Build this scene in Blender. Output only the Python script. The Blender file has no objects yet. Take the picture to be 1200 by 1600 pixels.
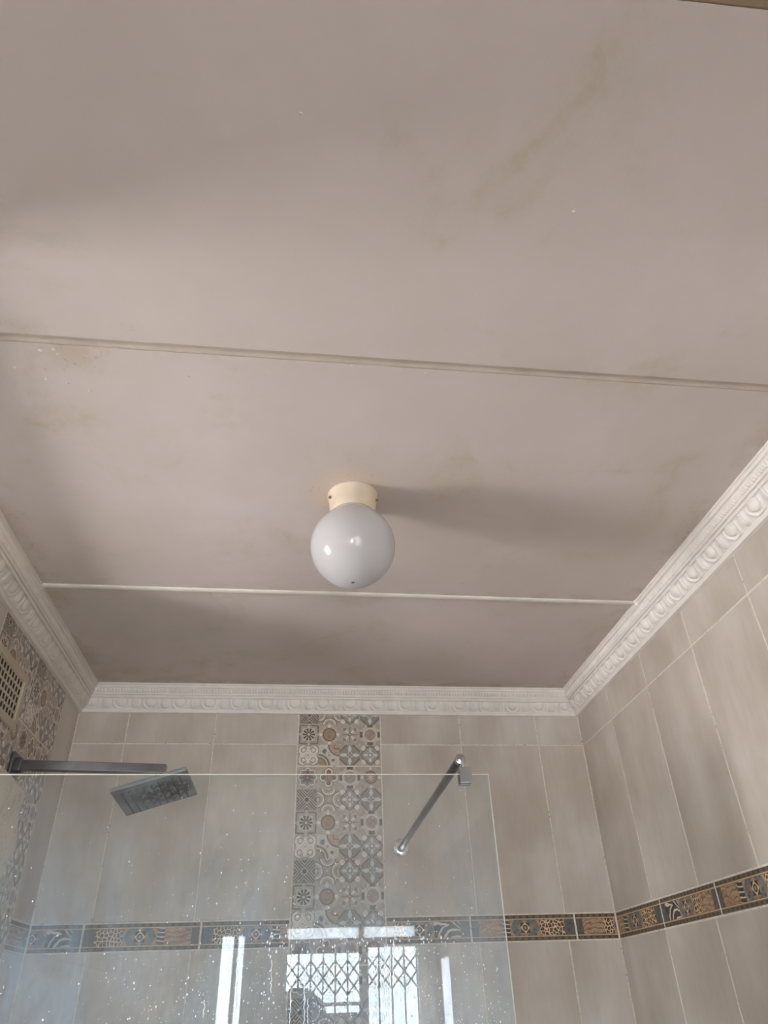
import bpy, bmesh, math, random
import numpy as np
from mathutils import Vector, Matrix

random.seed(7)
rng = np.random.default_rng(11)
C = bpy.context.scene.collection
SC = bpy.context.scene
PI = math.pi

# ------------------------------------------------------------------ room measures (metres)
XL, XR, YB = -0.798, 1.0612, 2.575        # left wall, right wall, shower end wall
YF = -2.86                                # window wall behind the photographer
ZC, ZW = 2.548, 2.4565                    # ceiling, underside of cornice on the tiles
ZT = 2.3478                               # upper tile joint
ZB1, ZB2 = 1.7959, 1.7194                 # decor border course
GY = 1.57                                 # glass screen plane
EYE = 1.55

# ------------------------------------------------------------------ camera
PITCH, YAW, ROLL = 0.6185, 0.129, -0.036
cy, sy, cp, sp = math.cos(YAW), math.sin(YAW), math.cos(PITCH), math.sin(PITCH)
F = Vector((sy*cp, cy*cp, sp)); R0 = Vector((cy, -sy, 0)); U0 = R0.cross(F)
R_ = math.cos(ROLL)*R0 + math.sin(ROLL)*U0
U_ = -math.sin(ROLL)*R0 + math.cos(ROLL)*U0
cd = bpy.data.cameras.new('camera'); cam = bpy.data.objects.new('camera', cd); C.objects.link(cam)
M = Matrix((R_, U_, -F)).transposed().to_4x4(); M.translation = Vector((0, 0, EYE)); cam.matrix_world = M
cd.sensor_fit = 'VERTICAL'; cd.sensor_height = 36; cd.sensor_width = 27; cd.lens = 1095.4/1600*36
cd.clip_start = 0.01; cd.clip_end = 200
SC.camera = cam

# ------------------------------------------------------------------ light: daylight through the openings
SC.view_settings.view_transform = 'Standard'; SC.view_settings.look = 'None'
SC.view_settings.gamma = 1; SC.view_settings.use_curve_mapping = False
SC.view_settings.exposure = 1.33
SC.cycles.use_denoising = True; SC.cycles.use_adaptive_sampling = False
SC.cycles.max_bounces = 10; SC.cycles.diffuse_bounces = 6; SC.cycles.glossy_bounces = 6
SC.cycles.transparent_max_bounces = 16
SC.cycles.sample_clamp_indirect = 6

world = bpy.data.worlds.new('overcast_sky'); SC.world = world; world.use_nodes = True
nt = world.node_tree; nt.nodes.clear()
wo = nt.nodes.new('ShaderNodeOutputWorld'); bg = nt.nodes.new('ShaderNodeBackground')
tcw = nt.nodes.new('ShaderNodeTexCoord'); sx = nt.nodes.new('ShaderNodeSeparateXYZ')
rp = nt.nodes.new('ShaderNodeValToRGB'); mr = nt.nodes.new('ShaderNodeMapRange')
mr.inputs[1].default_value = -1; mr.inputs[2].default_value = 1
nt.links.new(tcw.outputs['Generated'], sx.inputs[0]); nt.links.new(sx.outputs['Z'], mr.inputs[0])
nt.links.new(mr.outputs[0], rp.inputs[0]); nt.links.new(rp.outputs[0], bg.inputs[0]); nt.links.new(bg.outputs[0], wo.inputs[0])
e = rp.color_ramp.elements
e[0].position = 0.0; e[0].color = (0.94, 0.88, 0.87, 1)       # bright paving below the horizon
e[1].position = 0.46; e[1].color = (0.96, 0.92, 0.91, 1)
x_ = e.new(0.5); x_.color = (0.91, 0.96, 1.0, 1)
x_ = e.new(1.0); x_.color = (0.86, 0.95, 1.0, 1)
SKY = 25.0
bg.inputs[1].default_value = SKY
world.cycles.sampling_method = 'AUTOMATIC'

def portal(name, loc, direction, w, h):
    l = bpy.data.lights.new(name, 'AREA'); l.shape = 'RECTANGLE'; l.size = w; l.size_y = h
    l.cycles.is_portal = True
    o = bpy.data.objects.new(name, l); C.objects.link(o); o.location = loc
    o.rotation_euler = Vector(direction).to_track_quat('-Z', 'Y').to_euler()
    return o

# openings
LW = (0.72, 1.715, -0.2, 2.43)              # open doorway in the left wall: y0,y1,z0,z1
HX = -2.25                                 # far wall of the lobby beyond it
HW = (0.79, 1.27, 1.28, 2.04)              # lobby window: y0,y1,z0,z1
W1 = (-0.05, 0.50, 1.54, 1.915)            # rear window
DR = (0.536, 0.924, 0.12, 1.945)           # rear glazed door
LR = (-0.62, -0.20, 0.75, 1.25)             # unseen rear window added for extra light, below what the glass mirrors
FL = (-0.055, 0.905, 1.985, 2.075)         # rear fanlight
SL = (-0.52, -0.34, 1.42, 2.035)           # rear side light
RS = (-2.76, -2.42, 0.9, 1.86)             # slit window, right wall: y0,y1,z0,z1
portal('lobby_window_daylight', (HX-0.02, (HW[0]+HW[1])/2, (HW[2]+HW[3])/2), (1, 0, 0), HW[3]-HW[2], HW[1]-HW[0]).rotation_euler = (0, -PI/2, 0)
for n, q in (('rear_window_daylight', W1), ('rear_door_daylight', DR), ('added_low_window_daylight', LR), ('fanlight_daylight', FL), ('side_light_daylight', SL)):
    portal(n, ((q[0]+q[1])/2, YF-0.02, (q[2]+q[3])/2), (0, 1, 0), q[1]-q[0], q[3]-q[2]).rotation_euler = (PI/2, 0, 0)

# ------------------------------------------------------------------ material helpers
def new_mat(name):
    m = bpy.data.materials.new(name); m.use_nodes = True
    n = m.node_tree.nodes; b = n['Principled BSDF']
    return m, m.node_tree, b
def N(t, ty, **kw):
    n = t.nodes.new(ty)
    for k, v in kw.items():
        if k.startswith('i_'):
            key = k[2:]; key = int(key) if key.isdigit() else key
            n.inputs[key].default_value = v
        else: setattr(n, k, v)
    return n
def L(t, a, b): t.links.new(a, b)
def ramp(t, pts):
    r = t.nodes.new('ShaderNodeValToRGB'); el = r.color_ramp.elements
    while len(el) > 1: el.remove(el[0])
    el[0].position = pts[0][0]; el[0].color = (*pts[0][1], 1)
    for p, c in pts[1:]: el.new(p).color = (*c, 1)
    return r
def simple(name, col, rough=0.5, metal=0.0, bump=0.0, bscale=200, var=0.04, **kw):
    m, t, b = new_mat(name)
    tc = N(t, 'ShaderNodeTexCoord'); no = N(t, 'ShaderNodeTexNoise'); no.inputs['Scale'].default_value = bscale*0.15
    no.inputs['Detail'].default_value = 5
    L(t, tc.outputs['Object'], no.inputs['Vector'])
    r = ramp(t, [(0.3, tuple(max(0, c*(1-var*2)) for c in col)), (0.7, tuple(min(1, c*(1+var)) for c in col))])
    L(t, no.outputs['Fac'], r.inputs[0]); L(t, r.outputs[0], b.inputs['Base Color'])
    b.inputs['Roughness'].default_value = rough; b.inputs['Metallic'].default_value = metal
    if bump:
        n2 = N(t, 'ShaderNodeTexNoise'); n2.inputs['Scale'].default_value = bscale
        L(t, tc.outputs['Object'], n2.inputs['Vector'])
        bp = N(t, 'ShaderNodeBump'); bp.inputs['Strength'].default_value = bump; bp.inputs['Distance'].default_value = 0.002
        L(t, n2.outputs['Fac'], bp.inputs['Height']); L(t, bp.outputs[0], b.inputs['Normal'])
    for k, v in kw.items(): b.inputs[k.replace('_', ' ')].default_value = v
    return m
def srgb(r, g, b):
    f = lambda c: (c/255/12.92) if c/255 <= 0.04045 else ((c/255+0.055)/1.055)**2.4
    return (f(r), f(g), f(b))

def m_mul(t, a, b, op='MULTIPLY'):
    n = t.nodes.new('ShaderNodeMath'); n.operation = op
    for i, v in enumerate((a, b)):
        if isinstance(v, (int, float)): n.inputs[i].default_value = v
        elif v is not None: t.links.new(v, n.inputs[i])
    return n.outputs[0]
def maprange(t, v, a, b, c=0.0, d=1.0):
    n = t.nodes.new('ShaderNodeMapRange'); n.interpolation_type = 'SMOOTHSTEP'
    t.links.new(v, n.inputs[0])
    for i, q in enumerate((a, b, c, d)): n.inputs[i+1].default_value = q
    return n.outputs[0]
def mixc(t, fac, a, b):
    n = t.nodes.new('ShaderNodeMix'); n.data_type = 'RGBA'
    if isinstance(fac, (int, float)): n.inputs[0].default_value = fac
    else: t.links.new(fac, n.inputs[0])
    for i, v in ((6, a), (7, b)):
        if isinstance(v, tuple): n.inputs[i].default_value = (*v, 1)
        else: t.links.new(v, n.inputs[i])
    return n.outputs[2]

# painted ceiling boards with damp stains and mildew specks that have their own shapes
def ceiling_material():
    m, t, b = new_mat('painted_ceiling_board')
    g = N(t, 'ShaderNodeTexCoord'); s = N(t, 'ShaderNodeSeparateXYZ'); L(t, g.outputs['Object'], s.inputs[0])
    def noise(scale, detail=4, rough=0.55, dist=0.0):
        n = N(t, 'ShaderNodeTexNoise'); n.inputs['Scale'].default_value = scale; n.inputs['Detail'].default_value = detail
        n.inputs['Roughness'].default_value = rough; n.inputs['Distortion'].default_value = dist
        L(t, g.outputs['Object'], n.inputs['Vector']); return n.outputs['Fac']
    base = ramp(t, [(0.3, srgb(194, 182, 175)), (0.55, srgb(201, 189, 184)), (0.75, srgb(208, 196, 194))])
    L(t, noise(2.3, 5), base.inputs[0])
    # yellow-brown stains
    st = maprange(t, noise(3.1, 7, 0.65, 0.6), 0.50, 0.72, 0, 0.72)
    fine = maprange(t, noise(26, 5, 0.7), 0.35, 0.7, 0.3, 1)
    c = mixc(t, m_mul(t, st, fine), base.outputs[0], srgb(178, 165, 140))
    # mildew along the cornices and the joint strips
    X, Y = s.outputs['X'], s.outputs['Y']
    eL = maprange(t, X, XL+0.06, XL+0.15, 1, 0)
    eB = maprange(t, Y, YB-0.14, YB-0.06, 0, 1)
    eR = maprange(t, X, XR-0.15, XR-0.06, 0, 0.8)
    y2 = maprange(t, m_mul(t, m_mul(t, Y, 1.81, 'SUBTRACT'), 0, 'ABSOLUTE'), 0.0, 0.06, 0.75, 0)
    y1 = m_mul(t, maprange(t, m_mul(t, m_mul(t, Y, 0.915, 'SUBTRACT'), 0, 'ABSOLUTE'), 0.0, 0.09, 1.0, 0), maprange(t, X, -0.5, -0.15, 1, 0.12))
    edge = m_mul(t, m_mul(t, eL, eB, 'MAXIMUM'), m_mul(t, m_mul(t, y1, y2, 'MAXIMUM'), eR, 'MAXIMUM'), 'MAXIMUM')
    spk = maprange(t, noise(85, 3, 0.7), 0.60, 0.70, 0, 1)
    clump = maprange(t, noise(9, 4, 0.6), 0.45, 0.62, 0.05, 1)
    c = mixc(t, m_mul(t, m_mul(t, m_mul(t, edge, spk), clump), 0.9), c, srgb(112, 92, 68))
    c = mixc(t, m_mul(t, m_mul(t, edge, clump), 0.4), c, srgb(160, 142, 112))
    # cream discolouring and specks round the lamp rose
    v = N(t, 'ShaderNodeVectorMath', operation='DISTANCE'); L(t, g.outputs['Object'], v.inputs[0]); v.inputs[1].default_value = (0.085, 1.325, ZC)
    ro = maprange(t, v.outputs['Value'], 0.06, 0.12, 1, 0)
    c = mixc(t, m_mul(t, ro, 0.30), c, srgb(214, 190, 160))
    c = mixc(t, m_mul(t, m_mul(t, ro, spk), 0.6), c, srgb(140, 108, 76))
    # scattered small specks
    vo = N(t, 'ShaderNodeTexVoronoi'); vo.inputs['Scale'].default_value = 9; L(t, g.outputs['Object'], vo.inputs['Vector'])
    dots = m_mul(t, maprange(t, vo.outputs['Distance'], 0.0, 0.035, 1, 0), maprange(t, noise(2.0, 2), 0.5, 0.6, 0, 0.6))
    c = mixc(t, dots, c, srgb(150, 126, 100))
    L(t, c, b.inputs['Base Color'])
    b.inputs['Roughness'].default_value = 0.62; b.inputs['Specular IOR Level'].default_value = 0.25
    bp = N(t, 'ShaderNodeBump'); bp.inputs['Strength'].default_value = 0.35; bp.inputs['Distance'].default_value = 0.003
    hh = m_mul(t, m_mul(t, noise(6, 3), 1.2), m_mul(t, noise(150, 3), 0.16), 'ADD')
    L(t, hh, bp.inputs['Height']); L(t, bp.outputs[0], b.inputs['Normal'])
    return m

def tile_material():
    m, t, b = new_mat('taupe_glazed_tile')
    g = N(t, 'ShaderNodeTexCoord'); oi = N(t, 'ShaderNodeObjectInfo')
    add = N(t, 'ShaderNodeVectorMath', operation='ADD'); L(t, g.outputs['Object'], add.inputs[0])
    cx = N(t, 'ShaderNodeCombineXYZ'); r1 = m_mul(t, oi.outputs['Random'], 37.0); L(t, r1, cx.inputs[0]); L(t, m_mul(t, r1, 1.7), cx.inputs[2]); L(t, cx.outputs[0], add.inputs[1])
    def noise(vec, scale, detail=4, rough=.5):
        mp = N(t, 'ShaderNodeVectorMath', operation='MULTIPLY'); L(t, add.outputs[0], mp.inputs[0]); mp.inputs[1].default_value = vec
        n = N(t, 'ShaderNodeTexNoise'); n.inputs['Scale'].default_value = scale; n.inputs['Detail'].default_value = detail; n.inputs['Roughness'].default_value = rough
        L(t, mp.outputs[0], n.inputs['Vector']); return n.outputs['Fac']
    f = m_mul(t, m_mul(t, noise((8, 1, 1.6), 1.0, 4), 0.4), m_mul(t, noise((4, 1, 3.4), 1.0, 3), 0.6), 'ADD')
    f = m_mul(t, f, m_mul(t, m_mul(t, noise((60, 1, 14), 1.0, 4, .6), .5, 'SUBTRACT'), 0.13), 'ADD')
    r = ramp(t, [(0.34, srgb(183, 171, 160)), (0.5, srgb(199, 188, 178)), (0.66, srgb(214, 206, 199))])
    L(t, f, r.inputs[0]); L(t, r.outputs[0], b.inputs['Base Color'])
    b.inputs['Roughness'].default_value = 0.38; b.inputs['Specular IOR Level'].default_value = 0.4
    bp = N(t, 'ShaderNodeBump'); bp.inputs['Strength'].default_value = 0.08; bp.inputs['Distance'].default_value = 0.002
    L(t, noise((40, 1, 12), 1.0, 3), bp.inputs['Height']); L(t, bp.outputs[0], b.inputs['Normal'])
    return m

def grout_material():
    m, t, b = new_mat('cream_grout')
    g = N(t, 'ShaderNodeTexCoord'); s = N(t, 'ShaderNodeSeparateXYZ'); L(t, g.outputs['Object'], s.inputs[0])
    n = N(t, 'ShaderNodeTexNoise'); n.inputs['Scale'].default_value = 95; n.inputs['Detail'].default_value = 4; L(t, g.outputs['Object'], n.inputs['Vector'])
    n2 = N(t, 'ShaderNodeTexNoise'); n2.inputs['Scale'].default_value = 7; L(t, g.outputs['Object'], n2.inputs['Vector'])
    c = ramp(t, [(0.3, srgb(214, 202, 190)), (0.7, srgb(236, 228, 218))]); L(t, n.outputs['Fac'], c.inputs[0])
    mk = m_mul(t, maprange(t, n.outputs['Fac'], 0.56, 0.64, 0, 1), maprange(t, n2.outputs['Fac'], 0.50, 0.62, 0.0, 0.55))
    cc = mixc(t, mk, c.outputs[0], srgb(96, 76, 60))
    L(t, cc, b.inputs['Base Color']); b.inputs['Roughness'].default_value = 0.8
    return m

M_CEIL = ceiling_material(); M_TILE = tile_material(); M_GROUT = grout_material()
M_CORN = simple('cornice_paint', srgb(240, 233, 228), 0.5, bump=0.12, bscale=160, var=0.03)
M_CORNL = simple('cornice_paint_blotchy', srgb(222, 213, 203), 0.55, bump=0.5, bscale=55, var=0.05)  # blotchy clogged paint, set darker than the other cornices
M_STRIP = simple('joint_strip_paint', srgb(214, 205, 197), 0.55, bump=0.25, bscale=90, var=0.05)
M_GROOVE = simple('brownish_joint_batten', srgb(186, 172, 162), 0.7, bump=0.2, bscale=90, var=0.08)  # batten colour a step darker than the boards
M_PLAST = simple('plaster', srgb(222, 219, 215), 0.8, bump=0.4, bscale=60)
M_FLOOR = simple('floor_tile', srgb(205, 200, 194), 0.4, bump=0.05)
M_CHROME = simple('dull_chrome', (0.42, 0.42, 0.44), 0.17, 1.0, var=0.1)
M_DARKCH = simple('tarnished_chrome', (0.20, 0.20, 0.215), 0.28, 1.0, bump=0.06, bscale=80, var=0.15)
M_BRIGHT = simple('bright_chrome', (0.72, 0.72, 0.74), 0.08, 1.0)
M_WHITE = simple('white_frame_paint', srgb(226, 228, 230), 0.4)
M_GRILL = simple('painted_steel', srgb(120, 132, 140), 0.5)
M_CREAM = simple('cream_vent_plaster', srgb(196, 184, 164), 0.7, bump=0.2, bscale=120)
M_DARK = simple('duct_shade', srgb(70, 60, 50), 0.9)

# ------------------------------------------------------------------ mesh helpers
def mesh_obj(name, verts, faces, mat, parent=None, smooth=False, mats=None, fmat=None):
    me = bpy.data.meshes.new(name); me.from_pydata([tuple(v) for v in verts], [], [tuple(f) for f in faces]); me.update()
    for m in (mats or [mat]): me.materials.append(m)
    if fmat: me.polygons.foreach_set('material_index', fmat)
    if smooth: me.polygons.foreach_set('use_smooth', [True]*len(me.polygons))
    o = bpy.data.objects.new(name, me); C.objects.link(o)
    if parent: o.parent = parent
    return o
def bm_obj(name, bm, mat, parent=None, smooth=False, bevel=0.0, seg=2, mats=None):
    bmesh.ops.remove_doubles(bm, verts=bm.verts, dist=1e-6)
    if bevel:
        ed = [e_ for e_ in bm.edges if len(e_.link_faces) == 2 and e_.calc_face_angle(0) > 0.7]
        bmesh.ops.bevel(bm, geom=ed, offset=bevel, segments=seg, affect='EDGES', profile=0.6)
    bmesh.ops.recalc_face_normals(bm, faces=bm.faces)
    me = bpy.data.meshes.new(name); bm.to_mesh(me); bm.free()
    for m in (mats or [mat]): me.materials.append(m)
    if smooth:
        me.polygons.foreach_set('use_smooth', [True]*len(me.polygons))
        me.set_sharp_from_angle(angle=0.7)
    o = bpy.data.objects.new(name, me); C.objects.link(o)
    if parent: o.parent = parent
    return o
def box(bm, x0, x1, y0, y1, z0, z1, M=None):
    r = bmesh.ops.create_cube(bm, size=1)['verts']
    for v in r:
        v.co = Vector(((x0+x1)/2+v.co.x*(x1-x0), (y0+y1)/2+v.co.y*(y1-y0), (z0+z1)/2+v.co.z*(z1-z0)))
        if M is not None: v.co = M @ v.co
    return r
def cyl(bm, a, b, r, seg=24, r2=None, cap=True):
    a, b = Vector(a), Vector(b); d = b-a
    vs = bmesh.ops.create_cone(bm, cap_ends=cap, segments=seg, radius1=r, radius2=r if r2 is None else r2, depth=d.length)['verts']
    q = d.to_track_quat('Z', 'Y').to_matrix().to_4x4(); q.translation = (a+b)/2
    for v in vs: v.co = q @ v.co
def lathe(bm, prof, centre, axis=(0, 0, 1), seg=48):
    q = Vector(axis).to_track_quat('Z', 'Y').to_matrix(); c = Vector(centre); rings = []
    for r, h in prof:
        if r < 1e-6: rings.append([bm.verts.new(c+q@Vector((0, 0, h)))])
        else: rings.append([bm.verts.new(c+q@Vector((r*math.cos(2*PI*i/seg), r*math.sin(2*PI*i/seg), h))) for i in range(seg)])
    for a, b in zip(rings, rings[1:]):
        for i in range(seg):
            j = (i+1) % seg
            if len(a) == 1: bm.faces.new((a[0], b[i], b[j]))
            elif len(b) == 1: bm.faces.new((a[i], a[j], b[0]))
            else: bm.faces.new((a[i], a[j], b[j], b[i]))
def empty(name, loc, label=None, cat=None, group=None, kind=None):
    o = bpy.data.objects.new(name, None); C.objects.link(o); o.location = loc; o.empty_display_size = 0.05
    tag(o, label, cat, group, kind); return o
def tag(o, label=None, cat=None, group=None, kind=None):
    if label: o['label'] = label
    if cat: o['category'] = cat
    if group: o['group'] = group
    if kind: o['kind'] = kind
    return o
def rel(o, parent):
    """parent keeping the world place the mesh was modelled in"""
    o.parent = parent; o.matrix_parent_inverse = Matrix.Translation(-parent.location); return o

def subtract(rects, hole):
    out = []
    hx0, hx1, hz0, hz1 = hole
    for (a, b, c, d) in rects:
        if hx1 <= a or hx0 >= b or hz1 <= c or hz0 >= d: out.append((a, b, c, d)); continue
        if a < hx0: out.append((a, hx0, c, d))
        if hx1 < b: out.append((hx1, b, c, d))
        m0, m1 = max(a, hx0), min(b, hx1)
        if c < hz0: out.append((m0, m1, c, hz0))
        if hz1 < d: out.append((m0, m1, hz1, d))
    return out

# ------------------------------------------------------------------ printed decor (drawn pattern on the tile glaze)
class Art:
    def __init__(s, w, h, col):
        s.w, s.h = w, h; s.a = np.ones((h, w, 3))*np.array(col)/255.
    def paint(s, mask, col, al=1.0):
        k = np.clip(mask, 0, 1)[..., None]*al
        s.a = s.a*(1-k)+k*np.array(col)/255.
    def image(s, name):
        im = bpy.data.images.new(name, s.w, s.h); px = np.ones((s.h, s.w, 4), np.float32); px[..., :3] = np.clip(s.a, 0, 1)
        im.pixels.foreach_set(px.ravel()); im.pack(); return im
def vnoise(h, w, cells, seed):
    r = np.random.default_rng(seed); gx, gy = cells; g = r.random((gy+2, gx+2))
    yy, xx = np.mgrid[0:h, 0:w]; fx = xx/w*gx; fy = yy/h*gy; ix, iy = fx.astype(int), fy.astype(int); tx, ty = fx-ix, fy-iy
    tx = tx*tx*(3-2*tx); ty = ty*ty*(3-2*ty)
    return (g[iy, ix]*(1-tx)+g[iy, ix+1]*tx)*(1-ty)+(g[iy+1, ix]*(1-tx)+g[iy+1, ix+1]*tx)*ty

TAU, DK, CR, SL_, RU, LB, OL = (184, 172, 161), (112, 98, 88), (228, 219, 208), (152, 146, 140), (150, 118, 98), (214, 212, 208), (170, 156, 136)
def motif(kind, n=64):
    A = Art(n, n, TAU); yy, xx = np.mgrid[0:n, 0:n]; x = (xx+.5)/n*2-1; y = (yy+.5)/n*2-1
    r = np.hypot(x, y); th = np.arctan2(y, x); S = n/2.
    f = lambda d: np.clip(.5-d*S, 0, 1); line = lambda d, w: f(np.abs(d)-w)
    di = np.abs(x)+np.abs(y); sq = np.maximum(np.abs(x), np.abs(y))
    cor = np.hypot(np.abs(x)-1, np.abs(y)-1); ax, ay = np.abs(x), np.abs(y)
    if kind in ('curvex', 'disc', 'roundel', 'clove'): A.paint(f(1.45-di), OL, .5)
    if kind == 'star':
        A.paint(f(r-.98), SL_, .5); A.paint(line(r-.80-.08*np.cos(8*th), .05), CR); A.paint(f(r-.72-.06*np.cos(8*th)), (150, 142, 136))
        A.paint(f(r-.45-.13*np.cos(8*th)), (118, 90, 82)); A.paint(f(r-.10), CR, .5)
    elif kind == 'quatrefoil':
        q = np.minimum(np.hypot(ax-.5, ay), np.hypot(ax, ay-.5))
        A.paint(f(q-.42), DK); A.paint(line(q-.30, .075), CR); A.paint(f(q-.2), RU, .6); A.paint(f(sq-.36), RU, .75); A.paint(f(r-.1), OL)
    elif kind == 'circle2':
        A.paint(line(cor-.75, .035), CR); A.paint(line(cor-.58, .03), CR); A.paint(f(cor-.45), OL, .5)
        A.paint(f(np.minimum(ax, ay)-.28)*f(.62-r), (112, 100, 94)); A.paint(f(r-.74), TAU); A.paint(line(r-.68, .035), CR); A.paint(line(r-.58, .02), CR)
        A.paint(f(r-.54), (172, 152, 142)); A.paint(f(r-.4)*(np.sin(9*x)*np.sin(9*y) > 0), (150, 128, 120), .45)
    elif kind == 'roundel':
        A.paint(f(di-.98), (178, 168, 156)); A.paint(f(r-.60), DK); A.paint(f(r-.52), (160, 128, 108)); A.paint(f(np.abs(np.cos(4*th))*.34-.36+r-.12)*f(r-.5), CR, .8)
        q = np.minimum(np.hypot(ax-.84, ay), np.hypot(ax, ay-.84)); A.paint(f(q-.13), CR)
    elif kind == 'chevx':
        d1 = np.minimum(np.abs(x-y), np.abs(x+y)); A.paint(f(sq-.93), (158, 148, 138))
        for k in (.16, .42, .70): A.paint(line(d1-k, .075)*f(sq-.92), (104, 90, 80))
        for k in (.28, .53): A.paint(line(d1-k, .03)*f(sq-.92), CR)
        A.paint(f(sq-.14), (84, 74, 68)); A.paint(line(sq-.22, .03), CR, .8)
    elif kind == 'curvex':
        q = np.minimum(np.hypot(ax-1.05, ay), np.hypot(ax, ay-1.05))
        A.paint(f(.62-q)*f(.98-di+.0*r-.9), SL_, .3); A.paint(line(q-.60, .06), CR); A.paint(line(q-.70, .03), DK); A.paint(f(q-.36), RU, .55); A.paint(f(q-.2), CR, .7)
        A.paint(f(sq-.34), OL, .8); A.paint(f(r-.14), CR, .4)
    elif kind == 'cross8':
        A.paint(f(sq-.86), (146, 138, 132)); q = np.hypot(ax-.66, ay-.66); A.paint(f(q-.24), CR); A.paint(f(np.hypot(ax-.42, ay-.42)-.1), CR, .8)
        A.paint(line(di-1.02, .045), DK); A.paint(f(di-.93), (162, 154, 148)); q = np.minimum(np.hypot(ax-.46, ay*1.5), np.hypot(ax*1.5, ay-.46)); A.paint(f(q-.22), LB)
        A.paint(f(np.hypot(ax-.24, ay-.24)-.07), LB); A.paint(f(r-.12), CR)
    elif kind == 'diam4':
        A.paint(f(di-1.42), (140, 122, 108)); A.paint(line(di-1.30, .035), DK); A.paint(f(di-1.18), (150, 143, 137))
        q = np.minimum(np.hypot((ax-.58)*1.0, ay*1.35), np.hypot(ax*1.35, ay-.58)); A.paint(f(q-.24), LB); q = np.minimum(np.hypot(ax-.86, ay), np.hypot(ax, ay-.86)); A.paint(f(q-.09), LB)
        A.paint(line(r-.30-.08*np.cos(4*th), .045), LB); A.paint(f(r-.14), OL)
    elif kind == 'flower':
        A.paint(f(sq-.95), (146, 136, 126)); A.paint(line(sq-.90, .03), DK); A.paint(f(np.minimum(sq-.76, di-1.0)), CR); A.paint(f(np.minimum(sq-.71, di-.92)), (104, 94, 84)); A.paint(f(np.minimum(sq-.67, di-.87)), (204, 194, 180))
        A.paint(f(r-.60)*f(-.12-np.cos(10*th)*.5+.0)*f(.18-r), (84, 76, 66)); A.paint(line(r-.17, .045), DK); A.paint(f(r-.1), CR)
    elif kind == 'disc':
        A.paint(line(di-1.12, .04), CR, .5); q = np.minimum(np.abs(ax-.84)+ay, ax+np.abs(ay-.84)); A.paint(f(q-.2), CR)
        A.paint(f(r-.64), (98, 66, 48)); A.paint(f(r-.56), (164, 138, 116)); A.paint(f(r-.3)*(vnoise(n, n, (9, 9), 3) > .5), (146, 112, 86), .6)
    elif kind == 'clove':
        d1 = np.minimum(np.abs(x-y), np.abs(x+y))/1.414; A.paint(f(d1-.02-.19*(r))*f(r-.92)*f(.2-r), CR); A.paint(f(np.hypot(ax-.52, ay-.52)-.17), (120, 126, 124), .85)
        A.paint(f(np.minimum(ax, ay)-.05)*f(r-.8), DK, .55); A.paint(f(r-.19), RU); A.paint(f(r-.08), CR, .8)
    elif kind == 'scroll':
        q = np.hypot(ax-.46, ay-.46); A.paint(f(q-.53), CR); A.paint(f(sq-.48), CR); A.paint(line(q-.52, .03)*f(.1-np.minimum(ax, ay)), DK, .8)
        ph = np.arctan2(ay-.46, ax-.46); A.paint(line(q-.17-.11*(ph/PI+1)/2, .035)*f(q-.42), (140, 128, 116)); A.paint(line(np.hypot(ax-.3, ay-.74)-.11, .03), (150, 138, 126))
        A.paint(f(r-.08), (140, 128, 116)); A.paint(line(di-.3, .02), (150, 138, 126), .7)
    elif kind == 'band':
        q1 = np.hypot(x+1, y+1); q2 = np.hypot(x-1, y-1); A.paint(f(q1-1.05), (168, 148, 120)); A.paint(line(q1-1.02, .05), DK); A.paint(line(q1-.86, .03), CR); A.paint(line(q1-.7, .05), (128, 112, 92))
        A.paint(f(q2-1.02), (182, 160, 140)); A.paint(line(q2-.5-.1*np.sin(9*th), .06), (134, 98, 78)); A.paint(f(.12-(q1-1.02))*f(.12-(q2-1.02)), (208, 200, 190))
        A.paint(line(q2-1.05, .05), DK); A.paint(f(np.hypot(x+.42, y-.42)-.22-.06*np.sin(5*th)), (112, 114, 118)); A.paint(f(np.hypot(x-.4, y+.5)-.15), (118, 90, 78), .8); A.paint(f(np.hypot(x, y)-.1), (150, 142, 136))
        A.paint(f(.93-sq+.0)*0, CR)
    A.paint(f(cor-.15), (184, 176, 166), .8)
    return A.a
ROWS = {'a': ('star', 'quatrefoil', 'circle2', 'roundel'), 'b': ('chevx', 'curvex', 'cross8', 'diam4'),
        'c': ('flower', 'disc', 'clove', 'circle2'), 'd': ('scroll', 'band', 'diam4', 'cross8')}
ORDER = 'abcdbcda'
MO = 64
cache = {}
def mo(k):
    if k not in cache: cache[k] = motif(k, MO)
    return cache[k]
pat = Art(4*MO, 8*MO, TAU)
for i, rk in enumerate(ORDER):
    for j, k in enumerate(ROWS[rk]):
        y0 = (7-i)*MO; pat.a[y0:y0+MO, j*MO:(j+1)*MO] = mo(k)
pat.a *= (0.94+0.12*vnoise(8*MO, 4*MO, (60, 120), 5))[..., None]
IMG_PAT = pat.image('cement_tile_print')

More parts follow.
